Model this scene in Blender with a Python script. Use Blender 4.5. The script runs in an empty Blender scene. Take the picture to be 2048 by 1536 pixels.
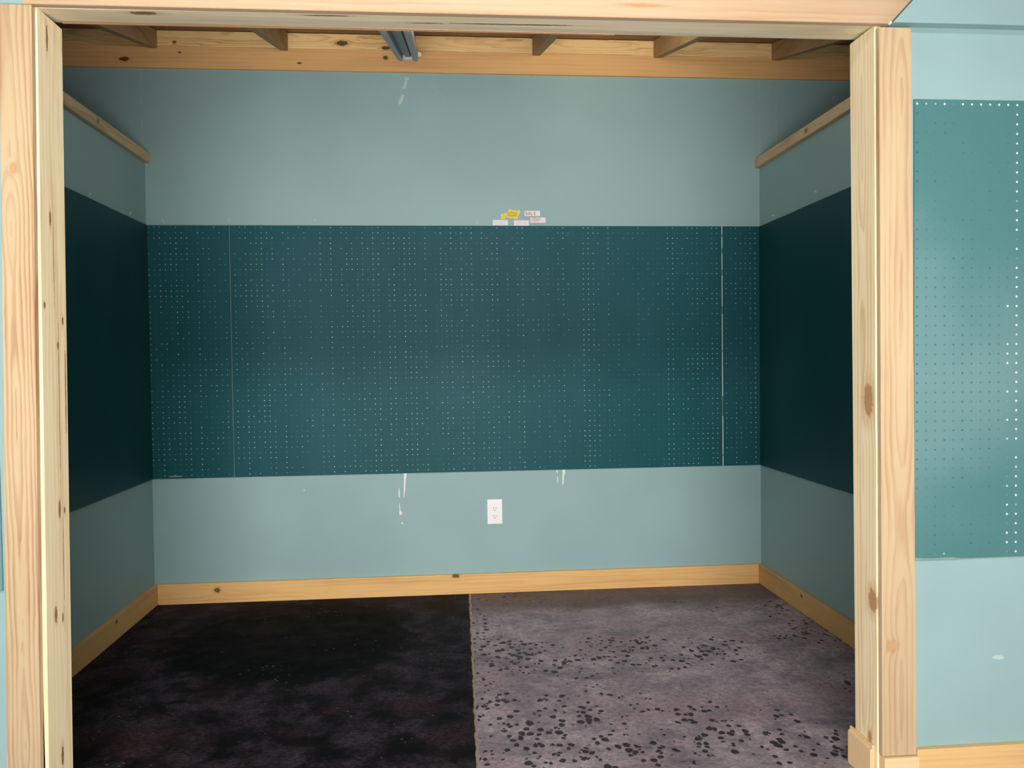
import bpy, bmesh, math, random
from mathutils import Vector, Matrix
I = 0.0254
C = bpy.context.scene.collection
scn = bpy.context.scene

# ------------------------------------------------------------------ camera
F, CX, CY, CZ, YAW, PIT, ROL = 1630.41, 55.171, -81.463, 45.182, .08534, -.02563, -.01226
R0 = Vector((math.cos(YAW), -math.sin(YAW), 0)); F0 = Vector((math.sin(YAW), math.cos(YAW), 0)); Z0 = Vector((0, 0, 1))
FW = F0*math.cos(PIT) + Z0*math.sin(PIT); U0 = -F0*math.sin(PIT) + Z0*math.cos(PIT)
RT = R0*math.cos(ROL) + U0*math.sin(ROL); UP = -R0*math.sin(ROL) + U0*math.cos(ROL)
cam = bpy.data.cameras.new('camera'); co = bpy.data.objects.new('camera', cam); C.objects.link(co)
cam.sensor_width = 36; cam.lens = F/2048*36; cam.clip_start = .02
m = Matrix((RT, UP, -FW)).transposed().to_4x4(); m.translation = Vector((CX, CY, CZ))*I
co.matrix_world = m
scn.camera = co

# ------------------------------------------------------------------ world and lights
W = bpy.data.worlds.new('world'); scn.world = W; W.use_nodes = True
W.node_tree.nodes['Background'].inputs[0].default_value = (.86, .95, 1, 1)
W.node_tree.nodes['Background'].inputs[1].default_value = 0.04
def area(name, loc, target, sx, sy, power, col, spread=180):
    l = bpy.data.lights.new(name, 'AREA'); l.shape = 'RECTANGLE'; l.size = sx*I; l.size_y = sy*I
    l.energy = power; l.color = col; l.spread = math.radians(spread)
    o = bpy.data.objects.new(name, l); C.objects.link(o)
    o.location = Vector(loc)*I
    o.rotation_euler = (Vector(target)-Vector(loc)).to_track_quat('-Z', 'Y').to_euler()
    return o
# daylight through the wide open entrance of the front room, far behind the photographer
area('entrance_daylight', (50, -235, 46), (62, 78, 56), 96, 92, 160, (1, .98, .96))
# unseen low fill, added to brighten the header underside, beam and upper back wall
area('low_fill', (50, -118, 13), (58, 60, 94), 84, 16, 38, (1, .97, .95), 100)
area('overhead_fill', (56, -96, 122), (60, 46, 4), 84, 12, 24, (1, .96, .92), 68)  # unseen overhead fill, added to brighten the floor and lower back wall
# unseen side fills, added to brighten the jamb faces
area('jamb_fill', (-200, -58, 46), (100, 0, 48), 60, 80, 215, (1, .97, .93))
area('jamb_fill', (318, -58, 46), (17, 0, 48), 60, 80, 290, (1, .97, .93))
# unseen fill added behind the header to brighten the inner room, and a bare bulb between the joists
area('header_fill', (62, 8, 85), (62, 78, 84), 94, 3.5, 9, (1, .96, .9), 145)
def bulb(name, loc, power, r=1.2):
    l = bpy.data.lights.new(name, 'POINT'); l.energy = power; l.color = (1, .93, .82); l.shadow_soft_size = r*I
    o = bpy.data.objects.new(name, l); C.objects.link(o); o.location = Vector(loc)*I
bulb('joist_bulb', (85, 56, 101.2), 2)
scn.view_settings.view_transform = 'Standard'
scn.view_settings.look = 'None'
scn.view_settings.exposure = -0.2
scn.view_settings.gamma = 1.0
scn.view_settings.use_curve_mapping = False

# ------------------------------------------------------------------ node helpers
def lin(c):
    return tuple(((v/255)/12.92 if v/255 <= .04045 else ((v/255+.055)/1.055)**2.4) for v in c) + (1,)
class NT:
    def __init__(s, name):
        s.mat = bpy.data.materials.new(name); s.mat.use_nodes = True
        s.t = s.mat.node_tree; s.b = s.t.nodes['Principled BSDF']
        g = s.t.nodes.new('ShaderNodeNewGeometry')
        v = s.t.nodes.new('ShaderNodeVectorMath'); v.operation = 'SCALE'; v.inputs['Scale'].default_value = 1/I
        s.t.links.new(g.outputs['Position'], v.inputs[0]); s.P = v.outputs[0]
        sp = s.t.nodes.new('ShaderNodeSeparateXYZ'); s.t.links.new(s.P, sp.inputs[0]); s.X = list(sp.outputs)
    def put(s, inp, v):
        if isinstance(v, bpy.types.NodeSocket): s.t.links.new(v, inp)
        else: inp.default_value = v
    def m(s, op, a, b=0, c=0, clamp=False):
        n = s.t.nodes.new('ShaderNodeMath'); n.operation = op; n.use_clamp = clamp
        for i, v in enumerate((a, b, c)): s.put(n.inputs[i], v)
        return n.outputs[0]
    def vec(s, a, b, c):
        n = s.t.nodes.new('ShaderNodeCombineXYZ')
        for i, v in enumerate((a, b, c)): s.put(n.inputs[i], v)
        return n.outputs[0]
    def noise(s, v, scale=1, det=2, rough=.5, dist=0):
        n = s.t.nodes.new('ShaderNodeTexNoise'); s.put(n.inputs['Vector'], v)
        n.inputs['Scale'].default_value = scale; n.inputs['Detail'].default_value = det
        n.inputs['Roughness'].default_value = rough; n.inputs['Distortion'].default_value = dist
        return n.outputs['Fac']
    def vor(s, v, scale=1, feat='F1', out='Distance', rnd=1):
        n = s.t.nodes.new('ShaderNodeTexVoronoi'); s.put(n.inputs['Vector'], v); n.feature = feat
        n.inputs['Scale'].default_value = scale; n.inputs['Randomness'].default_value = rnd
        return n.outputs[out]
    def white(s, v):
        n = s.t.nodes.new('ShaderNodeTexWhiteNoise'); s.put(n.inputs['Vector'], v); return n.outputs['Value']
    def step(s, v, a, b, lo=0., hi=1.):
        n = s.t.nodes.new('ShaderNodeMapRange'); n.interpolation_type = 'SMOOTHSTEP'
        for i, x in enumerate((v, a, b, lo, hi)): s.put(n.inputs[i], x)
        return n.outputs[0]
    def mix(s, f, a, b):
        n = s.t.nodes.new('ShaderNodeMix'); n.data_type = 'RGBA'
        s.put(n.inputs['Factor'], f); s.put(n.inputs[6], a); s.put(n.inputs[7], b)
        return n.outputs[2]
    def out(s, col, rough=.6, bump=None, bs=.3, bd=.001, spec=.5, metal=0):
        s.put(s.b.inputs['Base Color'], col); s.put(s.b.inputs['Roughness'], rough)
        s.b.inputs['Specular IOR Level'].default_value = spec; s.b.inputs['Metallic'].default_value = metal
        if bump is not None:
            n = s.t.nodes.new('ShaderNodeBump'); n.inputs['Strength'].default_value = bs; n.inputs['Distance'].default_value = bd
            s.put(n.inputs['Height'], bump); s.t.links.new(n.outputs[0], s.b.inputs['Normal'])
        return s.mat

# wood: v runs along the grain, a across the face, t into the board
def wood(name, ax, c0, light, dark, con=.6, seed=0, freq=2.2, knots=(), d0=.25, amp=1.6, warp=.1, rough=.62, kcol=(120, 74, 44), vs=.035):
    n = NT(name); v, a, t = (n.X[ax[0]], n.X[ax[1]], n.X[ax[2]])
    a0 = n.m('SUBTRACT', a, c0[0]); t0 = n.m('SUBTRACT', t, c0[1])
    dn = n.noise(n.vec(n.m('MULTIPLY', v, vs), seed*7.3, 0), 1, 1)
    d = n.m('ADD', n.m('MULTIPLY', n.m('SUBTRACT', dn, .42), amp*6), d0)
    wv = n.noise(n.vec(n.m('MULTIPLY', v, .12), n.m('MULTIPLY', a, .9), n.m('ADD', t, seed)), 1, 3)
    tt = n.m('ADD', t0, d)
    r = n.m('SQRT', n.m('ADD', n.m('MULTIPLY', a0, a0), n.m('MULTIPLY', tt, tt)))
    r = n.m('ADD', r, n.m('MULTIPLY', wv, warp*6))
    kd = None
    for i, (kv, ka, rv, ra) in enumerate(knots):
        dv = n.m('DIVIDE', n.m('SUBTRACT', v, kv), rv); da = n.m('DIVIDE', n.m('SUBTRACT', a, ka), ra)
        q = n.m('SQRT', n.m('ADD', n.m('MULTIPLY', dv, dv), n.m('MULTIPLY', da, da)))
        kd = q if kd is None else n.m('MINIMUM', kd, q)
    if kd is not None:
        bulge = n.m('EXPONENT', n.m('MULTIPLY', kd, -.8))
        r = n.m('ADD', r, n.m('MULTIPLY', bulge, .8))
    fr = n.m('FRACT', n.m('MULTIPLY', r, freq))
    ring = n.m('MULTIPLY', n.step(fr, .25, .86), n.step(fr, .9, 1., 1., 0.))
    fib = n.noise(n.vec(n.m('MULTIPLY', v, .35), n.m('MULTIPLY', a, 11), n.m('MULTIPLY', t, 11)), 1, 2)
    big = n.noise(n.vec(n.m('MULTIPLY', v, .05), n.m('MULTIPLY', a, .5), seed+3.1), 1, 2)
    f = n.m('MULTIPLY', ring, n.step(big, .3, .7, con*.45, con))
    f = n.m('ADD', f, n.m('MULTIPLY', n.m('SUBTRACT', fib, .5), .35), clamp=True)
    f = n.m('ADD', f, n.step(big, .35, .8, -.06, .22), clamp=True)
    col = n.mix(f, lin(light), lin(dark))
    if kd is not None:
        kn = n.m('ADD', kd, n.m('MULTIPLY', n.m('SUBTRACT', n.noise(n.P, 2.2, 2), .5), .9))
        halo = n.step(kn, .9, 2.1, .45, 0.)
        col = n.mix(halo, col, lin(dark))
        rk = n.m('MULTIPLY', n.m('FRACT', n.m('MULTIPLY', kn, 3.)), .25)
        kc = n.mix(rk, lin(kcol), lin(dark))
        col = n.mix(n.step(kn, .8, 1.02, .92, 0.), col, kc)
    return n.out(col, rough, n.m('MULTIPLY', f, -1.), .25, .0006, .35)

WL, WD = (226, 198, 148), (188, 142, 92)
RL, RD = (206, 166, 112), (158, 108, 60)
def paint(name, col, seams=(), marks=False):
    n = NT(name)
    g = n.noise(n.P, 5.5, 3, .6); big = n.noise(n.P, .045, 2)
    c = n.mix(n.step(big, .35, .65), lin(col), lin(tuple(v*.965 for v in col)))
    for (sx, z0) in seams:
        d = n.m('ABSOLUTE', n.m('SUBTRACT', n.X[0], sx))
        f = n.m('MULTIPLY', n.step(d, .04, .14, .16, 0.), n.step(n.X[2], z0, z0+.2))
        f = n.m('MULTIPLY', f, n.step(n.noise(n.vec(0, sx, n.X[2]), .5, 2), .35, .6))
        c = n.mix(f, c, lin((214, 226, 222)))
    return n.out(c, n.step(g, .3, .7, .5, .62), g, .12, .0006, .35)

M = {}
M['wall'] = paint('teal_wall_paint', (145, 175, 175))
M['wall_back'] = paint('teal_wall_paint_seamed', (145, 175, 175), ((-.33, 84), (119.16, 84), (122.67, 80)))

def pegmat(name, col, ax, o, bright, dark=None, hole=.088, keep=.62, side=False, cols=(), painted_sheen=False):
    dark = dark or tuple(v*.75 for v in col)
    n = NT(name)
    a, z = n.X[ax], n.X[2]
    ca = n.m('SUBTRACT', a, o[0]); cz = n.m('SUBTRACT', z, o[1])
    ia, iz = n.m('FLOOR', ca), n.m('FLOOR', cz)
    fa = n.m('SUBTRACT', n.m('FRACT', ca), .5); fz = n.m('SUBTRACT', n.m('FRACT', cz), .5)
    q = n.m('SQRT', n.m('ADD', n.m('MULTIPLY', fa, fa), n.m('MULTIPLY', fz, fz)))
    isin = n.step(q, hole*.7, hole*1.25, 1., 0.)
    w = n.white(n.vec(ia, iz, 3)); wc = n.white(n.vec(ia, 11, 7)); wr = n.noise(n.vec(n.m('MULTIPLY', ia, .13), n.m('MULTIPLY', iz, .16), 2), 1, 2)
    lit = n.m('ADD', n.m('MULTIPLY', w, .55), n.m('ADD', n.m('MULTIPLY', wc, .42), n.m('MULTIPLY', wr, .5)))
    lit = n.step(lit, keep, keep+.55, .06 if not side else 0., 1.)
    if cols: bright_lit = None
    for (cn, z0, p) in cols:      # columns where the bare board shows through
        g = n.m('MULTIPLY', n.step(n.m('ABSOLUTE', n.m('SUBTRACT', ia, cn)), .3, .4, 1., 0.), n.m('MULTIPLY', n.m('GREATER_THAN', iz, z0[0]), n.m('LESS_THAN', iz, z0[1])))
        lit = n.m('MULTIPLY', 1., n.m('MAXIMUM', lit, n.m('MULTIPLY', g, n.step(w, 1-p-.05, 1-p+.3, .05, 1.))))
        hf = g if bright_lit is None else n.m('MAXIMUM', hf, g); bright_lit = 1
    hc = n.mix(lit, lin(dark), n.mix(hf, lin(bright), lin((226, 232, 222))) if cols else lin(bright))
    big = n.noise(n.vec(n.m('MULTIPLY', n.X[0], .05), n.m('MULTIPLY', n.X[1], .05), n.m('MULTIPLY', n.X[2], .018)), 1, 2)
    c = n.mix(n.step(big, .38, .64), lin(col), lin((col[0]+10, col[1]+6, col[2]+9)))
    gr = n.noise(n.P, 8, 2)
    c = n.mix(n.m('MULTIPLY', gr, .22), c, lin(tuple(v*.6 for v in col)))
    if painted_sheen:  # pale sheen at mid height, painted into the board colour
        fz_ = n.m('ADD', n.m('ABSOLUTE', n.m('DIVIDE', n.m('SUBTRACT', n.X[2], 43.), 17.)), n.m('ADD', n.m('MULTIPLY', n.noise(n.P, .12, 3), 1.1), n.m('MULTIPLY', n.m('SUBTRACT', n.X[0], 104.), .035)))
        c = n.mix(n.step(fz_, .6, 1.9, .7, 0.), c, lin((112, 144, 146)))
    if hole > 0: c = n.mix(isin, c, hc)
    return n.out(c, n.step(gr, .3, .7, .42, .55), n.m('SUBTRACT', n.m('MULTIPLY', gr, .3), n.m('MULTIPLY', isin, .5)), .25, .0006, .14)

# ------------------------------------------------------------------ mesh helpers
def mesh_obj(name, bm, mat, parent=None, loc=None):
    me = bpy.data.meshes.new(name)
    bmesh.ops.recalc_face_normals(bm, faces=bm.faces)
    if parent is not None:
        org = parent.matrix_world.translation.copy() if parent.parent is None else parent['_w']
        org = Vector(org)
    elif loc is not None: org = Vector(loc)*I
    else:
        xs = [v.co for v in bm.verts]
        lo = Vector([min(c[i] for c in xs) for i in range(3)]); hi = Vector([max(c[i] for c in xs) for i in range(3)])
        org = Vector(((lo.x+hi.x)/2, (lo.y+hi.y)/2, lo.z))
    bmesh.ops.translate(bm, vec=-org, verts=bm.verts)
    bm.to_mesh(me); bm.free()
    o = bpy.data.objects.new(name, me); C.objects.link(o)
    me.materials.append(mat)
    if parent is not None: o.parent = parent; o.location = (0, 0, 0)
    else: o.location = org; bpy.context.view_layer.update()
    return o
def add_hexa(bm, pts, bev=0, seg=1):
    """8 corners in inches: bottom loop then top loop"""
    vs = [bm.verts.new(Vector(p)*I) for p in pts]
    fs = [(0, 1, 2, 3), (7, 6, 5, 4), (0, 4, 5, 1), (1, 5, 6, 2), (2, 6, 7, 3), (3, 7, 4, 0)]
    faces = [bm.faces.new([vs[i] for i in f]) for f in fs]
    bmesh.ops.recalc_face_normals(bm, faces=faces)
    if bev:
        es = list({e for f in faces for e in f.edges})
        bmesh.ops.bevel(bm, geom=es, offset=bev*I, segments=seg, affect='EDGES', profile=.5)
def add_box(bm, x0, x1, y0, y1, z0, z1, bev=0, seg=1):
    add_hexa(bm, [(x0, y0, z0), (x1, y0, z0), (x1, y1, z0), (x0, y1, z0), (x0, y0, z1), (x1, y0, z1), (x1, y1, z1), (x0, y1, z1)], bev, seg)
def boxbm(*a, **k):
    bm = bmesh.new(); add_box(bm, *a, **k); return bm
def add_prism(bm, poly, y0, y1, bev=0):
    """polygon in (x,z) inches extruded from y0 to y1"""
    f = [bm.verts.new(Vector((x, y0, z))*I) for x, z in poly]; b = [bm.verts.new(Vector((x, y1, z))*I) for x, z in poly]
    k = len(poly); fs = [bm.faces.new(f), bm.faces.new(b[::-1])]
    for i in range(k): fs.append(bm.faces.new((f[i], b[i], b[(i+1) % k], f[(i+1) % k])))
    bmesh.ops.recalc_face_normals(bm, faces=fs)
    if bev: bmesh.ops.bevel(bm, geom=list({e for q in fs for e in q.edges}), offset=bev*I, segments=1, affect='EDGES')
def add_cyl(bm, p0, p1, r, n=16, r2=None):
    p0, p1 = Vector(p0)*I, Vector(p1)*I; ax = p1-p0; L = ax.length
    mt = Matrix.Translation((p0+p1)/2) @ ax.to_track_quat('Z', 'Y').to_matrix().to_4x4()
    bmesh.ops.create_cone(bm, cap_ends=True, segments=n, radius1=r*I, radius2=(r if r2 is None else r2)*I, depth=L, matrix=mt)
def struct(name, bm, mat, parent=None, label=None):
    o = mesh_obj(name, bm, mat, parent)
    if parent is None: o['kind'] = 'structure'
    if label: o['label'] = label
    return o
def tag(o, label, cat, group=None):
    o['label'] = label; o['category'] = cat
    if group: o['group'] = group
    return o
def empty(name, loc, label, cat, group=None):
    o = bpy.data.objects.new(name, None); C.objects.link(o); o.location = Vector(loc)*I
    o.empty_display_size = .05; tag(o, label, cat, group); bpy.context.view_layer.update(); return o

D = 78.256; XR = 119.168; ZC = 108.4
# ------------------------------------------------------------------ floor
n = NT('stained_concrete')
x, y = n.X[0], n.X[1]
xj = n.m('ADD', n.m('MULTIPLY_ADD', y, .0205, 58.35), n.m('MULTIPLY', n.m('SUBTRACT', n.noise(n.vec(0, y, 0), .35, 3), .5), .5))
jd = n.m('SUBTRACT', x, xj)
right = n.step(jd, -.05, .05)
n1 = n.noise(n.P, .045, 3, .6); n2 = n.noise(n.P, .19, 4, .65); n3 = n.noise(n.P, 1.1, 3, .6)
# right slab: mottled mauve grey
rc = n.mix(n.step(n2, .33, .66), lin((146, 133, 142)), lin((198, 180, 188)))
rc = n.mix(n.step(n.noise(n.vec(n.m('ADD', x, 40), y, 0), .07, 3), .45, .7, 0., .7), rc, lin((168, 140, 150)))
rc = n.mix(n.step(n3, .35, .75, 0., .5), rc, lin((92, 86, 92)))
n4 = n.noise(n.vec(n.m('MULTIPLY', x, .6), y, 0), 3.2, 4, .7)
rc = n.mix(n.step(n4, .38, .68, .38, 0.), rc, lin((62, 58, 64)))
rc = n.mix(n.step(n.noise(n.vec(n.m('MULTIPLY', x, .5), n.m('ADD', y, 7), 3), .16, 4, .7), .5, .72, 0., .55), rc, lin((76, 76, 84)))
# dark pebbles in patches
warp = n.vec(n.m('ADD', x, n.m('MULTIPLY', n2, 1.5)), n.m('MULTIPLY', n.m('ADD', y, n3), .86), 0)
pe = n.vor(warp, .92, 'F1', 'Distance'); pcol = n.vor(warp, .92, 'F1', 'Color')
ps = n.t.nodes.new('ShaderNodeSeparateColor'); n.t.links.new(pcol, ps.inputs[0])
psize = n.m('MULTIPLY', ps.outputs[0], .3)
patch = n.noise(n.vec(n.m('ADD', x, 13), y, 4), .065, 3, .65)
near_joint = n.step(jd, 0., 20., .2, 0.)
nearfront = n.step(y, 14., 32., .17, 0.)
band = n.m('MULTIPLY', n.step(n.m('ABSOLUTE', n.m('SUBTRACT', y, n.m('MULTIPLY_ADD', x, -.05, 48.))), 2., 9., 1., 0.), .12)
pm = n.step(n.m('ADD', n.m('ADD', patch, near_joint), n.m('ADD', nearfront, band)), .48, .66)
thr = n.m('MULTIPLY', n.m('ADD', psize, .2), pm)
peb = n.m('MULTIPLY', n.step(n.m('SUBTRACT', pe, thr), -.06, .02, 1., 0.), n.step(pm, .05, .25))
rc = n.mix(n.m('MULTIPLY', peb, .9), rc, lin((38, 30, 34)))
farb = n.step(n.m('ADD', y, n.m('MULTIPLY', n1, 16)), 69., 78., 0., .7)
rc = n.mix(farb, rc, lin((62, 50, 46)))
# left slab: nearly black stain
lc = n.mix(n.step(n2, .35, .7), lin((18, 16, 18)), lin((74, 68, 76)))
lc = n.mix(n.step(n.noise(n.vec(n.m('ADD', x, 90), y, 9), .08, 3), .52, .7, 0., .6), lc, lin((72, 50, 54)))
lc = n.mix(n.step(n3, .4, .8, 0., .5), lc, lin((11, 10, 12)))
lc = n.mix(n.step(n4, .4, .66, .65, 0.), lc, lin((10, 9, 11)))
blob = n.m('ADD', n.m('POWER', n.m('DIVIDE', n.m('SUBTRACT', x, 30.), 20.), 2.), n.m('POWER', n.m('DIVIDE', n.m('SUBTRACT', y, 56.), 21.), 2.))
lc = n.mix(n.step(n.m('ADD', blob, n.m('MULTIPLY', n.m('SUBTRACT', n2, .5), 1.4)), .7, 1.3, .94, 0.), lc, lin((3, 3, 3)))
fl = n.vor(n.P, .75, 'F1', 'Distance')
fleck = n.m('MULTIPLY', n.step(fl, .1, .16, 1., 0.), n.step(n.noise(n.P, .11, 2), .52, .62))
lc = n.mix(n.m('MULTIPLY', fleck, .55), lc, lin((110, 106, 114)))
fc = n.mix(right, lc, rc)
wj = n.m('MULTIPLY_ADD', n.noise(n.vec(2, y, 0), .5, 3), .42, -.03)
jf = n.step(n.m('SUBTRACT', n.m('ABSOLUTE', jd), wj), -.08, .06, .9, 0.)
fc = n.mix(jf, fc, n.mix(n3, lin((132, 112, 92)), lin((186, 168, 146))))
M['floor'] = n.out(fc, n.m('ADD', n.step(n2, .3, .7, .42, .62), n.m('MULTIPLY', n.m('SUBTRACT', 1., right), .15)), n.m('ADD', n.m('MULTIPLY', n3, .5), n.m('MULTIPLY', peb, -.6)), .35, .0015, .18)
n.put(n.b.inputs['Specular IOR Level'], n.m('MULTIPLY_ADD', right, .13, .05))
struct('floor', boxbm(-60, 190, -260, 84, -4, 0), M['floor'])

# ------------------------------------------------------------------ walls
wb = struct('wall_back', boxbm(-44, 168, D, D+4, 0, 101.3), M['wall_back'])
bm = boxbm(-4.5, 0, 5.2, D, 0, 83.6); struct('wall_left', bm, M['wall'])
bm = boxbm(XR, XR+4.5, 5.2, D, 0, 83.6); struct('wall_right', bm, M['wall'])
def gable(x0, x1):
    bm = bmesh.new(); z1 = ZC-.25*(D-4.9)-.05
    add_hexa(bm, [(x0, 4.3, 0), (x1, 4.3, 0), (x1, D, 0), (x0, D, 0), (x0, 4.3, z1), (x1, 4.3, z1), (x1, D, ZC), (x0, D, ZC)]); return bm
bm = gable(-44, -40); struct('wall_far_left', bm, M['wall'])
bm = gable(164, 168); struct('wall_far_right', bm, M['wall'])
bm = bmesh.new()
add_box(bm, -60, 16.4, 0, 4.3, 0, ZC); add_box(bm, 101., 190, 0, 4.3, 0, ZC); add_box(bm, 16.4, 101., 0, 3.4, 80.9, ZC)
struct('wall_front', bm, M['wall'])
# raised upper boarding to the right of the header, with a drip edge shadow below
bm = bmesh.new()
add_prism(bm, [(101.45, 79.42), (190, 79.42), (190, ZC), (121, ZC), (103.86, 82.0)], -1.2, 0, .04)
struct('trim_1', bm, M['wall'])

# ------------------------------------------------------------------ opening: jambs, header, casings
ljk = [(59.8, 2., .8, .2), (51.3, .6, .35, .2), (50., 4.3, .45, .2), (47.5, 3.25, .4, .2), (31.2, 3.05, .9, .25), (30.9, 4.1, .35, .2), (20.9, 1.95, .8, .28), (20.2, 3.4, .6, .16), (6.4, 2.9, 1.2, .25), (42., 3.35, 9., .07), (56., 2.6, 5., .06), (26., 3.75, 5., .06), (43., 4.75, 5., .12), (77.2, 1.9, 1.3, .22)]
M['jamb_l'] = wood('pine_left_jamb', (2, 1, 0), (4.1, 17), (244, 226, 186), (208, 168, 116), .35, 3, 1.5, ljk, amp=.5, warp=.15)
M['jamb_r'] = wood('pine_right_jamb', (2, 1, 0), (2.6, 100), (244, 226, 186), (206, 164, 112), .5, 5, 1.7, [(40.8, 1.5, 1.9, .95), (19.6, .75, 1.3, .95), (4.6, 1.5, .7, .4)], amp=.9, d0=.1, kcol=(178, 130, 88), vs=.04)
M['header'] = wood('pine_header', (0, 1, 2), (2.2, 80), (246, 234, 200), (214, 182, 140), .35, 9, 2.0, [(27, .9, 1.5, .55), (44.5, .5, 2.6, .18), (54, 2.2, 2., .14), (63, 2.1, 7., .2)], amp=.4, kcol=(112, 70, 44), vs=.02)
M['case_l'] = wood('pine_left_casing', (2, 0, 1), (15., -.7), (190, 166, 130), (158, 118, 80), .8, 2, 2.6, [(64, 15.3, .4, .2)], amp=.8, d0=.05, warp=.09, vs=.03, kcol=(196, 146, 96))
M['case_r'] = wood('pine_right_casing', (2, 0, 1), (102.6, -.7), (192, 168, 132), (166, 126, 88), .5, 6, 1.8, [(15.2, 101.6, .5, .5)], amp=.9, d0=.1, vs=.03, kcol=(190, 148, 100))
M['case_t'] = wood('pine_head_casing', (0, 2, 1), (81, -.7), (188, 160, 128), (166, 126, 90), .35, 12, 1.6, [(75.5, 80.6, 1.8, .16), (78, 81.4, 1.4, .14)], amp=.6, kcol=(206, 132, 84), vs=.02)

bm = bmesh.new()   # left jamb, slightly out of plumb
add_hexa(bm, [(15.9, 0, 0), (16.65, 0, 0), (16.65, 5.2, 0), (15.9, 5.2, 0), (16.75, 0, 79.4), (17.5, 0, 79.4), (17.5, 5.2, 79.4), (16.75, 5.2, 79.4)], .09, 2)
struct('trim_2', bm, M['jamb_l'])
bm = bmesh.new()
add_hexa(bm, [(100.38, 0, 0), (101.1, 0, 0), (101.1, 4.6, 0), (100.38, 4.6, 0), (100.08, 0, 79.6), (100.85, 0, 79.6), (100.85, 5.1, 79.6), (100.08, 5.1, 79.6)], .09, 2)
struct('trim_3', bm, M['jamb_r'])
bm = bmesh.new()
add_hexa(bm, [(16.7, -.05, 79.25), (101.1, -.05, 79.62), (101.1, 5.1, 80.05), (16.7, 5.1, 80.0), (16.7, -.05, 80.9), (101.1, -.05, 80.9), (101.1, 5.1, 80.9), (16.7, 5.1, 80.9)], .09, 2)
struct('trim_4', bm, M['header'])
bm = bmesh.new()
add_hexa(bm, [(13.1, -.75, 0), (16.2, -.75, 0), (16.2, 0, 0), (13.1, 0, 0), (14.45, -.75, 79.3), (17.35, -.75, 79.3), (17.35, 0, 79.3), (14.45, 0, 79.3)], .08, 2)
struct('trim_5', bm, M['case_l'])
bm = bmesh.new()
add_hexa(bm, [(100.52, -.75, 3.5), (104.27, -.75, 3.5), (104.27, 0, 3.5), (100.52, 0, 3.5), (100.2, -.75, 79.1), (103.66, -.75, 79.1), (103.66, 0, 79.1), (100.2, 0, 79.1)], .08, 2)
struct('trim_6', bm, M['case_r'])
bm = bmesh.new()
add_prism(bm, [(16.55, 79.3), (101.36, 79.42), (104.9, 83.2), (16.55, 83.2)], -.86, 0, .08)
struct('trim_7', bm, M['case_t'])
M['strip'] = wood('pine_reddish_strip', (0, 1, 2), (4, 80), (226, 178, 138), (190, 132, 96), .4, 51, 1.6, amp=.4, vs=.02)
bm = bmesh.new(); add_hexa(bm, [(17.6, 4.15, 79.88), (74, 4.75, 79.93), (74, 5.15, 79.97), (17.6, 5.15, 79.93), (17.6, 4.15, 80.2), (74, 4.75, 80.2), (74, 5.15, 80.2), (17.6, 5.15, 80.2)], .02)
struct('trim_10', bm, M['strip'])
# plinth blocks at the foot of the right side
M['plinth'] = wood('pine_plinth', (0, 2, 1), (2, 0), (228, 196, 150), (198, 150, 104), .3, 21, 1.6, amp=.5)
bm = bmesh.new(); add_box(bm, 100.55, 104.35, -1.15, 0, 0, 3.45, .1, 2)
struct('trim_8', bm, M['plinth'])
bm = bmesh.new(); add_prism(bm, [(99.85, 0), (100.36, 0), (100.34, 4.15), (100.08, 4.15), (100.06, 3.75), (99.86, 3.7)], .5, 5.3, .03)
struct('trim_9', bm, M['plinth'])

# ------------------------------------------------------------------ baseboards
M['base_b'] = wood('pine_back_baseboard', (0, 2, 1), (2, 77), (228, 182, 118), (190, 136, 78), .35, 14, 1.9, [(11.8, 2.5, .55, .5), (57.3, 3.65, .75, .35)], amp=.5, kcol=(70, 46, 30), vs=.02)
M['base_s'] = wood('pine_side_baseboard', (1, 2, 0), (2, 0), (214, 172, 110), (176, 128, 76), .35, 17, 1.9, [(58, 3.0, .45, .3), (26, 1.2, .4, .3)], amp=.5, kcol=(96, 62, 38), vs=.02)
M['base_f'] = wood('pine_front_baseboard', (0, 2, 1), (2, 0), (222, 182, 122), (190, 142, 88), .35, 19, 1.7, amp=.5, vs=.02)
t = .73; hb = 3.9
struct('baseboard_back', boxbm(t, XR-t, D-t, D, 0, hb, bev=.08), M['base_b'])
struct('baseboard_left', boxbm(0, t, 5.3, D, 0, hb, bev=.08), M['base_s'])
struct('baseboard_right', boxbm(XR-t, XR, 5.3, D, 0, hb, bev=.08), M['base_s'])
struct('baseboard_front_right', boxbm(104.36, 190, -t, 0, 0, 4.0, bev=.08), M['base_f'])
struct('baseboard_front_left', boxbm(-60, 13.0, -t, 0, 0, 4.0, bev=.08), M['base_f'])

# ------------------------------------------------------------------ ceiling, ledger, joists
M['deck'] = wood('pine_deck', (0, 1, 2), (30, 108), (150, 116, 76), (112, 78, 46), .5, 31, 1.4, amp=.6, vs=.02)
M['ledger'] = wood('pine_ledger', (0, 2, 1), (100, 77), (224, 176, 116), (186, 134, 78), .25, 33, 1.3, [(-3.1, 102.8, .9, .42), (45.3, 103.95, .5, .36), (7, 104.2, .3, .15), (29, 102.6, .4, .2)], amp=.5, kcol=(30, 18, 14), vs=.02)
M['rim'] = wood('pine_rim', (0, 2, 1), (107.6, 76.6), (246, 210, 146), (190, 140, 78), .6, 36, 3.2, [(37, 106.6, 1.2, .5), (45.3, 105.9, .9, .35), (6, 106.2, .4, .25)], amp=.7, d0=.1, warp=.14, kcol=(34, 20, 16), vs=.025)
M['joist'] = wood('pine_joist', (1, 2, 0), (106, 0), (176, 142, 98), (132, 96, 60), .5, 38, 2.2, amp=.6, vs=.02)
SL = .25
def zr(z, y): return z-SL*(D-.6-y)          # height under the sloping roof at depth y
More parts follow.
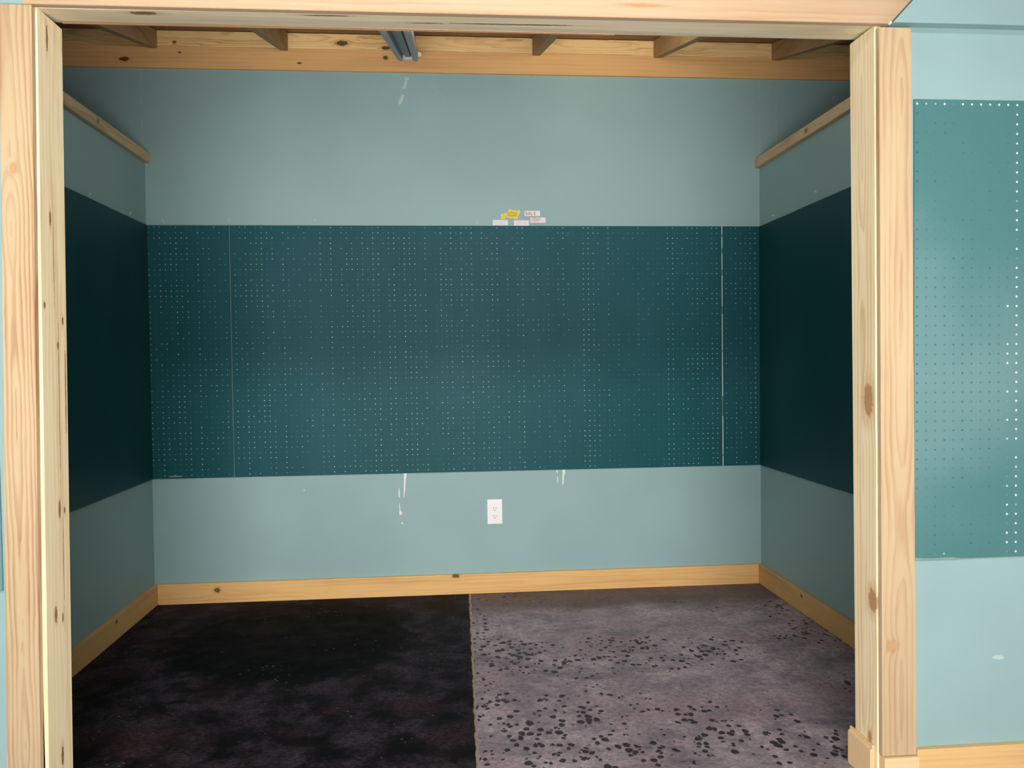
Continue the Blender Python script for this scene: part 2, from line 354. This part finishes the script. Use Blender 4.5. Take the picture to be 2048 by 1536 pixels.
bm = bmesh.new(); add_hexa(bm, [(-60, 4.4, zr(ZC, 4.4)), (190, 4.4, zr(ZC, 4.4)), (190, 86, zr(ZC, 86)), (-60, 86, zr(ZC, 86)), (-60, 4.4, zr(ZC, 4.4)+1), (190, 4.4, zr(ZC, 4.4)+1), (190, 86, zr(ZC, 86)+1), (-60, 86, zr(ZC, 86)+1)])
struct('ceiling', bm, M['deck'])
bm = bmesh.new(); add_box(bm, -39.9, 163.9, D-.6, D+3.4, 101.3, 105.35, .06)
tag(mesh_obj('ledger_beam', bm, M['ledger']), 'long brown pine beam running along the top of the back wall', 'beam')
bm = bmesh.new(); add_box(bm, -39.9, 163.9, D-.35, D+1.1, 105.4, 108.35, .04)
tag(mesh_obj('rim_board', bm, M['rim']), 'yellow knotty pine board between the joists, above the brown beam', 'board')
bm = bmesh.new(); ya, yb_ = 4.45, D-.62
add_hexa(bm, [(-.75, ya, zr(104.9, ya)), (.75, ya, zr(104.9, ya)), (.75, yb_, 104.9), (-.75, yb_, 104.9), (-.75, ya, zr(108.35, ya)), (.75, ya, zr(108.35, ya)), (.75, yb_, 108.35), (-.75, yb_, 108.35)], .06)
j0 = mesh_obj('ceiling_joist', bm, M['joist'])
jl = [(50.2, 'ceiling joist directly above the grey metal rails, mostly hidden by them'),
      (2.2, 'ceiling joist at the far left, in deep shade near the left jamb'),
      (26.2, 'dark ceiling joist left of the grey metal rails'),
      (74.3, 'ceiling joist first to the right of the grey metal rails'),
      (98.3, 'ceiling joist second to the right of the grey metal rails'),
      (122.3, 'rightmost ceiling joist, above the top right corner of the opening')]
for i, (jx, lb) in enumerate(jl):
    o = j0 if i == 0 else j0.copy()
    if i: C.objects.link(o)
    o.location.x = jx*I
    tag(o, lb, 'joist', 'ceiling joists')

# ------------------------------------------------------------------ partition caps
M['cap'] = wood('rough_cap_rail', (1, 2, 0), (84, 0), (206, 180, 142), (150, 118, 82), .5, 41, 2.0, [(55, 84.6, .4, .3), (30, 84.2, .5, .25)], amp=.6, vs=.03, kcol=(120, 84, 56))
tag(mesh_obj('cap_rail', boxbm(-5.2, .95, 5.3, D-.05, 83.65, 85.55, bev=.1), M['cap']), 'rough pine rail capping the left side wall', 'rail', 'rails on the side walls')
tag(mesh_obj('cap_rail', boxbm(XR-1.0, XR+5.2, 5.3, D-.05, 83.62, 85.5, bev=.1), M['cap']), 'rough pine rail capping the right side wall', 'rail', 'rails on the side walls')

# ------------------------------------------------------------------ pegboards
dk = (22, 80, 86)
M['peg_l'] = pegmat('pegboard_back_left', dk, 0, (-.1, .1), (206, 226, 216), keep=.6)
M['peg_m'] = pegmat('pegboard_back_middle', dk, 0, (15.7, .1), (196, 220, 212), keep=.62)
M['peg_r'] = pegmat('pegboard_back_right', dk, 0, (111.6, .1), (200, 218, 212), keep=.68, cols=((6, (23, 71), .9),))
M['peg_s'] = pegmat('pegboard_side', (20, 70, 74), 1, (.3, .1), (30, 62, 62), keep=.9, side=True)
M['white'] = NT('bare_white'); M['white'] = M['white'].out(lin((226, 222, 208)), .6)
T = .22; G = .03
def peg(bm, mat, label):
    return tag(mesh_obj('pegboard', bm, mat), label, 'pegboard', 'dark teal pegboards')
pl = peg(boxbm(.12, 15.22, D-T, D-G, 24, 72, bev=.03), M['peg_l'], 'narrow dark teal pegboard strip at the left end of the back wall')
pm_ = peg(boxbm(15.32, 111.22, D-T, D-G, 24, 72, bev=.03), M['peg_m'], 'widest dark teal pegboard, in the middle of the back wall')
pr = peg(boxbm(111.36, XR-.12, D-T, D-G, 24, 72, bev=.03), M['peg_r'], 'narrow dark teal pegboard strip at the right end of the back wall')
ps_ = peg(boxbm(G, T, 5.4, D-T-.05, 24, 72, bev=.03), M['peg_s'], 'nearly black teal pegboard on the left side wall')
pt_ = peg(boxbm(XR-T, XR-G, 5.4, D-T-.05, 24, 72, bev=.03), M['peg_s'], 'nearly black teal pegboard on the right side wall')
# bare white panel edges showing in the joints
bm = bmesh.new()
for z0, z1 in [(24.05, 26.), (26.3, 34), (38, 47), (47.2, 54.5), (56, 62.2), (63.4, 66.6), (67.6, 69.9), (70.4, 72)]:
    add_box(bm, 111.23, 111.36, D-T+.03, D-.05, z0, z1)
o = mesh_obj('bare_edge', bm, M['white'], pr); o['label'] = 'unpainted white edge'
bm = bmesh.new(); add_box(bm, XR-.13, XR-.02, D-T+.02, D-.08, 55, 69)
o = mesh_obj('bare_edge', bm, M['white'], pr); o['label'] = 'unpainted white edge'
bm = bmesh.new(); add_box(bm, .02, .13, D-T+.02, D-.08, 43.5, 53)
o = mesh_obj('bare_edge', bm, M['white'], pl); o['label'] = 'unpainted white edge'
M['dull'] = NT('dull_edge').out(lin((120, 136, 128)), .6)
bm = bmesh.new(); add_box(bm, 15.23, 15.31, D-T+.03, D-.05, 34, 68)
o = mesh_obj('bare_edge', bm, M['dull'], pm_)
bm = bmesh.new(); add_box(bm, T-.02, T+.05, 60, 76, 71.9, 71.98)
mesh_obj('bare_edge', bm, M['dull'], ps_)
bm = bmesh.new(); add_box(bm, XR-T-.05, XR-T+.02, 61, 77, 71.9, 71.98)
mesh_obj('bare_edge', bm, M['dull'], pt_)
# boards on the outside of the front wall
M['peg_o'] = pegmat('pegboard_front', (76, 124, 124), 0, (.1, .05), (60, 94, 97), dark=(80, 118, 120), keep=.7, hole=.11, cols=((115, (-1, 99), .95), (114, (-1, 52), .55), *[(c, (70, 72), .6) for c in range(103, 115)], *[(c, (23, 25), .25) for c in (106, 107)]), painted_sheen=True)
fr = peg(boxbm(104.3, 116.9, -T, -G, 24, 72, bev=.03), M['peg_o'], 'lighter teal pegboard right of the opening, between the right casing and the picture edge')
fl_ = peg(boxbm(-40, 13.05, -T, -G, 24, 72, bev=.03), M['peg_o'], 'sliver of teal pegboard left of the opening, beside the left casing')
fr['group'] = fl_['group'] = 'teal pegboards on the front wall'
n = NT('scuffed_paint'); M['scuff'] = n.out(n.mix(n.noise(n.P, 3, 2), lin((84, 120, 120)), lin((140, 166, 162))), .7)
bm = bmesh.new(); add_prism(bm, [(104.4, 24.0), (109.6, 24.0), (108.6, 24.14), (106.1, 24.1), (104.4, 24.2)], -T-.02, -T+.02)
mesh_obj('scuff', bm, M['scuff'], fr)
bm = bmesh.new(); add_prism(bm, [(3.1, 24.3), (5.6, 24.3), (5.5, 24.5), (4.2, 24.55), (3.2, 24.45)], D-T-.012, D-T+.02)
mesh_obj('scuff', bm, M['scuff'], pl)
# ------------------------------------------------------------------ paint drips, painted light streaks and scratches on the back wall (parts of it)
M['drip'] = NT('dry_white_drip').out(lin((222, 224, 218)), .5)
def stroke(name, pts, mat, parent, yb, th=.03):
    """pts: (x, z, halfwidth) from top to bottom, one flat raised bead on the plane y=yb"""
    bm = bmesh.new()
    L = [(x-w, z) for x, z, w in pts]; R = [(x+w, z) for x, z, w in pts][::-1]
    f = [bm.verts.new(Vector((a, yb-th, b))*I) for a, b in L+R]; g = [bm.verts.new(Vector((a, yb+.01, b))*I) for a, b in L+R]
    k = len(f)
    bm.faces.new(f); bm.faces.new(g[::-1])
    for i in range(k): bm.faces.new((f[i], g[i], g[(i+1) % k], f[(i+1) % k]))
    return mesh_obj(name, bm, mat, parent)
def drip(pts): stroke('paint_drip', pts, M['drip'], wb, D)['label'] = 'white paint drip'
drip([(47.72, 23.98, .26), (47.7, 23.3, .24), (47.62, 22.6, .15), (47.55, 21, .15), (47.45, 19.8, .08), (47.42, 19.2, .03)])
drip([(46.5, 21.1, .03), (46.48, 20.4, .13), (46.5, 19.5, .12), (46.5, 19.2, .03)])
drip([(46.5, 18.2, .04), (46.52, 17.4, .07), (46.62, 16.6, .1), (46.72, 16.35, .3), (46.7, 15.9, .2), (46.6, 15.8, .04)])
drip([(47.0, 14.4, .05), (47.02, 14.2, .17), (47., 13.95, .05)])
drip([(78.95, 23.98, .26), (78.92, 23.2, .24), (78.8, 22.6, .14), (78.75, 21.4, .14), (78.72, 20.9, .05)])
drip([(77.5, 23.9, .1), (77.6, 23.6, .14), (77.66, 23.2, .03)])
drip([(77.62, 22.7, .03), (77.68, 22.2, .09), (77.72, 21.5, .08), (77.72, 21.2, .03)])
drip([(28.3, 21.3, .05), (28.3, 21.1, .07), (28.3, 20.95, .02)])
M['scr'] = NT('pale_glint_scratch').out(lin((176, 198, 192)), .5)
for pts in ([(49.25, 100.45, .38), (49.15, 99.95, .36)], [(49.1, 99.9, .26), (48.75, 98.6, .3), (48.6, 98.3, .36)], [(48.45, 97.1, .36), (48.3, 96.7, .34)], [(48.25, 96.65, .3), (47.9, 95.8, .38), (47.7, 95.3, .2)]):  # light streaks on the wall, painted as pale strips
    stroke('wall_glint_scuff', pts, M['scr'], wb, D, .012)
M['scr2'] = NT('faint_scratch').out(lin((158, 182, 177)), .5)
stroke('wall_glint_scuff', [(53.2, 100.3, .05), (55.2, 97.8, .06), (56.8, 96.1, .05)], M['scr2'], wb, D, .01)
bm = bmesh.new()
wf = [o for o in C.objects if o.name == 'wall_front'][0]
add_prism(bm, [(113.1, 13.1), (114.1, 12.9), (114.6, 13.1), (114.1, 13.4), (113.4, 13.4)], -.01, .01)
mesh_obj('wall_glint_scuff', bm, M['scr'], wf)

# ------------------------------------------------------------------ nails
M['nail'] = NT('bright_nail').out(lin((230, 232, 226)), .35)
def nail(p, q, lb):
    bm = bmesh.new(); p = Vector(p); q = Vector(q)
    add_cyl(bm, p, q, .05, 8); add_cyl(bm, q, q+(q-p).normalized()*.06, .14, 12)
    tag(mesh_obj('nail', bm, M['nail']), lb, 'nail', 'nails above the pegboards')
nail((0, 53.2, 72.45), (.2, 53.2, 72.75), 'small bright nail above the left side pegboard, nearer the opening')
nail((0, 70.2, 72.4), (.22, 70.1, 72.9), 'small bright nail above the left side pegboard, nearer the back corner')
nail((XR, 53.2, 73.7), (XR-.2, 53.2, 73.72), 'small bright nail on the right side wall, nearer the opening')
nail((XR, 71.1, 72.9), (XR-.2, 71.1, 72.92), 'small bright nail on the right side wall, nearer the back corner')
nail((3.3, D, 72.4), (3.1, D-.22, 72.9), 'small bent nail above the left end of the back pegboards')
nail((15.3, D, 72.8), (15.2, D-.35, 73.1), 'small bright nail above the left seam of the back pegboards')
nail((31.4, D, 72.7), (31.4, D-.35, 72.85), 'tiny nail above the middle pegboard, left part of the back wall')
nail((62.4, D, 72.35), (62.4, D-.3, 72.8), 'tiny upright nail just left of the white price labels')

# ------------------------------------------------------------------ power outlet
ou = empty('power_outlet', (65.1, D, 13.5), 'white duplex power outlet low on the back wall, centre', 'outlet')
M['plastic'] = NT('white_plastic').out(lin((232, 230, 228)), .35)
M['slot'] = NT('outlet_slot').out(lin((112, 106, 106)), .6)
bm = bmesh.new(); add_box(bm, 63.62, 66.6, D-.22, D, 13.5, 18.4, .09, 2); mesh_obj('cover_plate', bm, M['plastic'], ou)
rc_ = None
bm = bmesh.new(); add_box(bm, 64.45, 65.78, D-.27, D-.1, 14.55, 17.35, .03, 2); mesh_obj('receptacle', bm, M['plastic'], ou)
for zc in (16.7, 15.15):
    for dx in (-.25, .25):
        bm = bmesh.new(); add_box(bm, 65.1+dx-.05, 65.1+dx+.05, D-.285, D-.24, zc-.16, zc+.2); mesh_obj('slot', bm, M['slot'], ou)
    bm = bmesh.new(); add_cyl(bm, (65.1, D-.285, zc-.42), (65.1, D-.24, zc-.42), .11, 10); mesh_obj('ground_hole', bm, M['slot'], ou)

# ------------------------------------------------------------------ labels
n = NT('label_paper'); M['paper'] = n.out(n.mix(n.noise(n.P, 1.5, 2), lin((236, 228, 230)), lin((224, 218, 220))), .7)
M['red'] = NT('red_ink').out(lin((196, 60, 66)), .6)
M['ink'] = NT('dull_ink').out(lin((120, 60, 70)), .6)
M['faint'] = NT('faded_ink').out(lin((214, 196, 204)), .6)
def pen(bm, pts, w, yb):
    for (x0, z0), (x1, z1) in zip(pts, pts[1:]):
        d = Vector((x1-x0, z1-z0)); 
        if d.length < 1e-6: continue
        u = d.normalized()*w*.6; nn = Vector((-d.y, d.x)).normalized()*w
        q = [(x0-u.x-nn.x, z0-u.y-nn.y), (x1+u.x-nn.x, z1+u.y-nn.y), (x1+u.x+nn.x, z1+u.y+nn.y), (x0-u.x+nn.x, z0-u.y+nn.y)]
        add_prism(bm, q, yb-.012, yb+.002)
def plabel(x0, z0, x1, z1, lb, writing, tilt=0., cat='label'):
    e = empty('price_label', ((x0+x1)/2, D, z0), lb, cat, 'white labels above the pegboard')
    bm = bmesh.new(); yb = D-.04
    dz = tilt
    add_prism(bm, [(x0, z0), (x1, z0+dz), (x1, z1+dz), (x0, z1)], yb, D)
    mesh_obj('paper', bm, M['paper'], e)
    for mt, nm, strokes, w in writing:
        bm = bmesh.new()
        for s in strokes: pen(bm, s, w, yb)
        mesh_obj(nm, bm, mt, e)
    return e
def letters(x, z, h, word):
    S = {'S': [(.75, .9), (.45, 1), (.1, .85), (.1, .62), (.75, .4), (.8, .15), (.4, 0), (.05, .12)],
         'A': [(0, 0), (.4, 1), (.8, 0)], 'a': [(.15, .38), (.65, .38)],
         'L': [(.1, 1), (.1, 0), (.65, 0)], 'E': [(.7, 1), (.1, 1), (.1, 0), (.7, 0)], 'e': [(.1, .52), (.6, .52)]}
    out = []
    for i, ch in enumerate(word):
        for k in ((ch, ch.lower()) if ch.lower() in S and ch != 'S' else (ch,)):
            out.append([(x+i*h*1.08+px*h*.95, z+pz*h) for px, pz in S[k]])
    return out
plabel(71.68, 73.97, 74.76, 74.97, 'white label with the word SALE in red handwriting', [(M['red'], 'lettering', letters(71.86, 74.2, .52, 'SALE'), .045)])
random.seed(8)
scr = []
for k in range(3):
    zz = 73.5-.27*k; s = [(73.1, zz)]
    while s[-1][0] < 74.75-.25*(k == 2): s.append((s[-1][0]+.11, zz+random.uniform(-.09, .12)))
    scr.append(s)
plabel(72.86, 72.67, 75.85, 73.68, 'white label crowded with red scribble, below the SALE label', [(M['red'], 'lettering', scr[:2], .032), (M['ink'], 'lettering', scr[2:], .028)])
def ruled(x0, x1, z0): return [[(x0, z0+k*.2), (x1, z0+k*.2)] for k in range(3)]
plabel(65.45, 72.15, 68.4, 73.18, 'white label with faded writing, below the yellow torn sign', [(M['faint'], 'lettering', ruled(65.8, 67.9, 72.45), .03)])
plabel(69.6, 72.1, 72.55, 73.1, 'blank pinkish white label between the faded and scribbled ones', [(M['faint'], 'lettering', ruled(70.1, 72.1, 72.4), .02)])
n = NT('yellow_paper'); M['yel'] = n.out(n.mix(n.step(n.noise(n.P, 2.2, 2), .4, .65), lin((226, 206, 60)), lin((232, 190, 58))), .6)
n = NT('yellow_edge'); M['yel2'] = n.out(lin((214, 214, 110)), .6)
ye = empty('price_tag', (69, D, 72.3), 'crumpled yellow tag with orange and dark scribble, stuck on the back wall', 'tag')
outl = [(66.95, 74.0), (67.2, 74.35), (68.3, 74.6), (68.6, 75.15), (69.0, 75.3), (69.35, 75.0), (69.7, 75.12), (70.1, 74.95), (70.75, 75.15), (70.85, 74.8), (70.55, 74.1), (70.2, 73.3), (69.4, 73.5), (68.6, 73.6), (68.1, 73.75), (67.8, 73.4), (67.1, 73.3), (67.2, 73.7)]
bm = bmesh.new(); add_prism(bm, outl, D-.05, D); mesh_obj('paper_border', bm, M['yel2'], ye)
cx_ = sum(p[0] for p in outl)/len(outl); cz_ = sum(p[1] for p in outl)/len(outl)
bm = bmesh.new(); add_prism(bm, [(cx_+(a-cx_)*.86, cz_+(b-cz_)*.8) for a, b in outl], D-.06, D-.01); mesh_obj('paper', bm, M['yel'], ye)
M['orange'] = NT('orange_ink').out(lin((226, 150, 50)), .6); M['olive'] = NT('olive_ink').out(lin((140, 116, 40)), .6)
for mt, zs in ((M['orange'], (74.35, 73.95)), (M['olive'], (74.6, 74.1))):
    bm = bmesh.new()
    for zz in zs:
        s = [(68.3, zz)]
        while s[-1][0] < 70.2: s.append((s[-1][0]+.12, zz+random.uniform(-.08, .1)))
        pen(bm, s, .03, D-.06)
    mesh_obj('lettering', bm, mt, ye)

# ------------------------------------------------------------------ inclined twin metal rails under the joists
n = NT('galvanised'); M['galv'] = n.out(n.mix(n.noise(n.vec(n.m('MULTIPLY', n.X[0], 6), n.m('MULTIPLY', n.X[1], .4), 0), 1, 3), lin((160, 158, 160)), lin((196, 194, 194))), .5)
n = NT('galvanised_dark'); M['galvd'] = n.out(lin((134, 134, 140)), .5)
A0 = Vector((48.72, 6.6, 80.9)); A1 = Vector((47.96, 72., 101.35))
tr = empty('metal_track', (A1.x+1.8, A1.y, A1.z), 'sloping pair of grey metal rails with a white end bracket, hung below the joists', 'rail')
def sweep(prof, dx0, dx1):
    """profile (x offset, z offset) swept along the incline"""
    bm = bmesh.new()
    a = [bm.verts.new((A0+Vector((px+dx0, 0, pz)))*I) for px, pz in prof]; b = [bm.verts.new((A1+Vector((px+dx1, 0, pz)))*I) for px, pz in prof]
    k = len(prof); bm.faces.new(a); bm.faces.new(b[::-1])
    for i in range(k): bm.faces.new((a[i], b[i], b[(i+1) % k], a[(i+1) % k]))
    return bm
rail = [(0, 0), (.42, -.12), (.85, .0), (.88, .6), (.78, .6), (.75, .12), (.42, .02), (.12, .14), (.1, 1.3), (0, 1.35)]
mesh_obj('rail', sweep(rail, 0, 0), M['galv'], tr)
rail2 = [(1.25, 1.3), (1.15, 1.3), (1.12, .14), (.85, .02), (.5, .12), (.47, .6), (.37, .6), (.37, .0), (.8, -.12), (1.25, 0)]
mesh_obj('rail', sweep(rail2, 2.4, 2.35), M['galv'], tr)
web = [(.1, .8), (1.3, .8), (1.4, .5), (2.3, .5), (2.4, .8), (3.5, .8), (3.5, .9), (.1, .9)]
A1s = A1.copy(); A1 = A0+(A1-A0)*.955
mesh_obj('web', sweep(web, 0, 0), M['galvd'], tr)
A1 = A1s
p = A0+(A1-A0)*.975
bm = bmesh.new(); add_hexa(bm, [(p.x+.9, p.y-2.2, p.z-.75), (p.x+2.72, p.y-2.2, p.z-.65), (p.x+2.72, p.y+1.2, p.z+.5), (p.x+.9, p.y+1.2, p.z+.4), (p.x+.9, p.y-2.2, p.z+.6), (p.x+2.72, p.y-2.2, p.z+.6), (p.x+2.72, p.y+1.2, p.z+1.5), (p.x+.9, p.y+1.2, p.z+1.5)], .08)
o = mesh_obj('end_bracket', bm, M['plastic'], tr); o['label'] = 'white end bracket'
bm = bmesh.new(); add_cyl(bm, (A1.x+3.85, A1.y-1.6, A1.z+.65), (A1.x+3.85, A1.y-.6, A1.z+.85), .42, 16)
o = mesh_obj('end_cap', bm, M['plastic'], tr); o['label'] = 'round white end cap'
# hangers up to the joist space
for s in (.25, .93):
    bm = bmesh.new(); p = A0+(A1-A0)*s; add_box(bm, p.x+1.6, p.x+2.1, p.y-.06, p.y+.06, p.z+.84, min(zr(104.9, p.y-.1), zr(104.9, p.y+.1)))
    mesh_obj('hanger', bm, M['galvd'], tr)

# small bright nail head where the header casing meets the raised board
bm = bmesh.new(); add_cyl(bm, (101.3, -1.0, 79.5), (101.3, -.7, 79.42), .14, 10)
tag(mesh_obj('nail', bm, M['nail']), 'white nail head at the right end of the head casing', 'nail')
for o in list(C.objects):
    if '_w' in o: del o['_w']
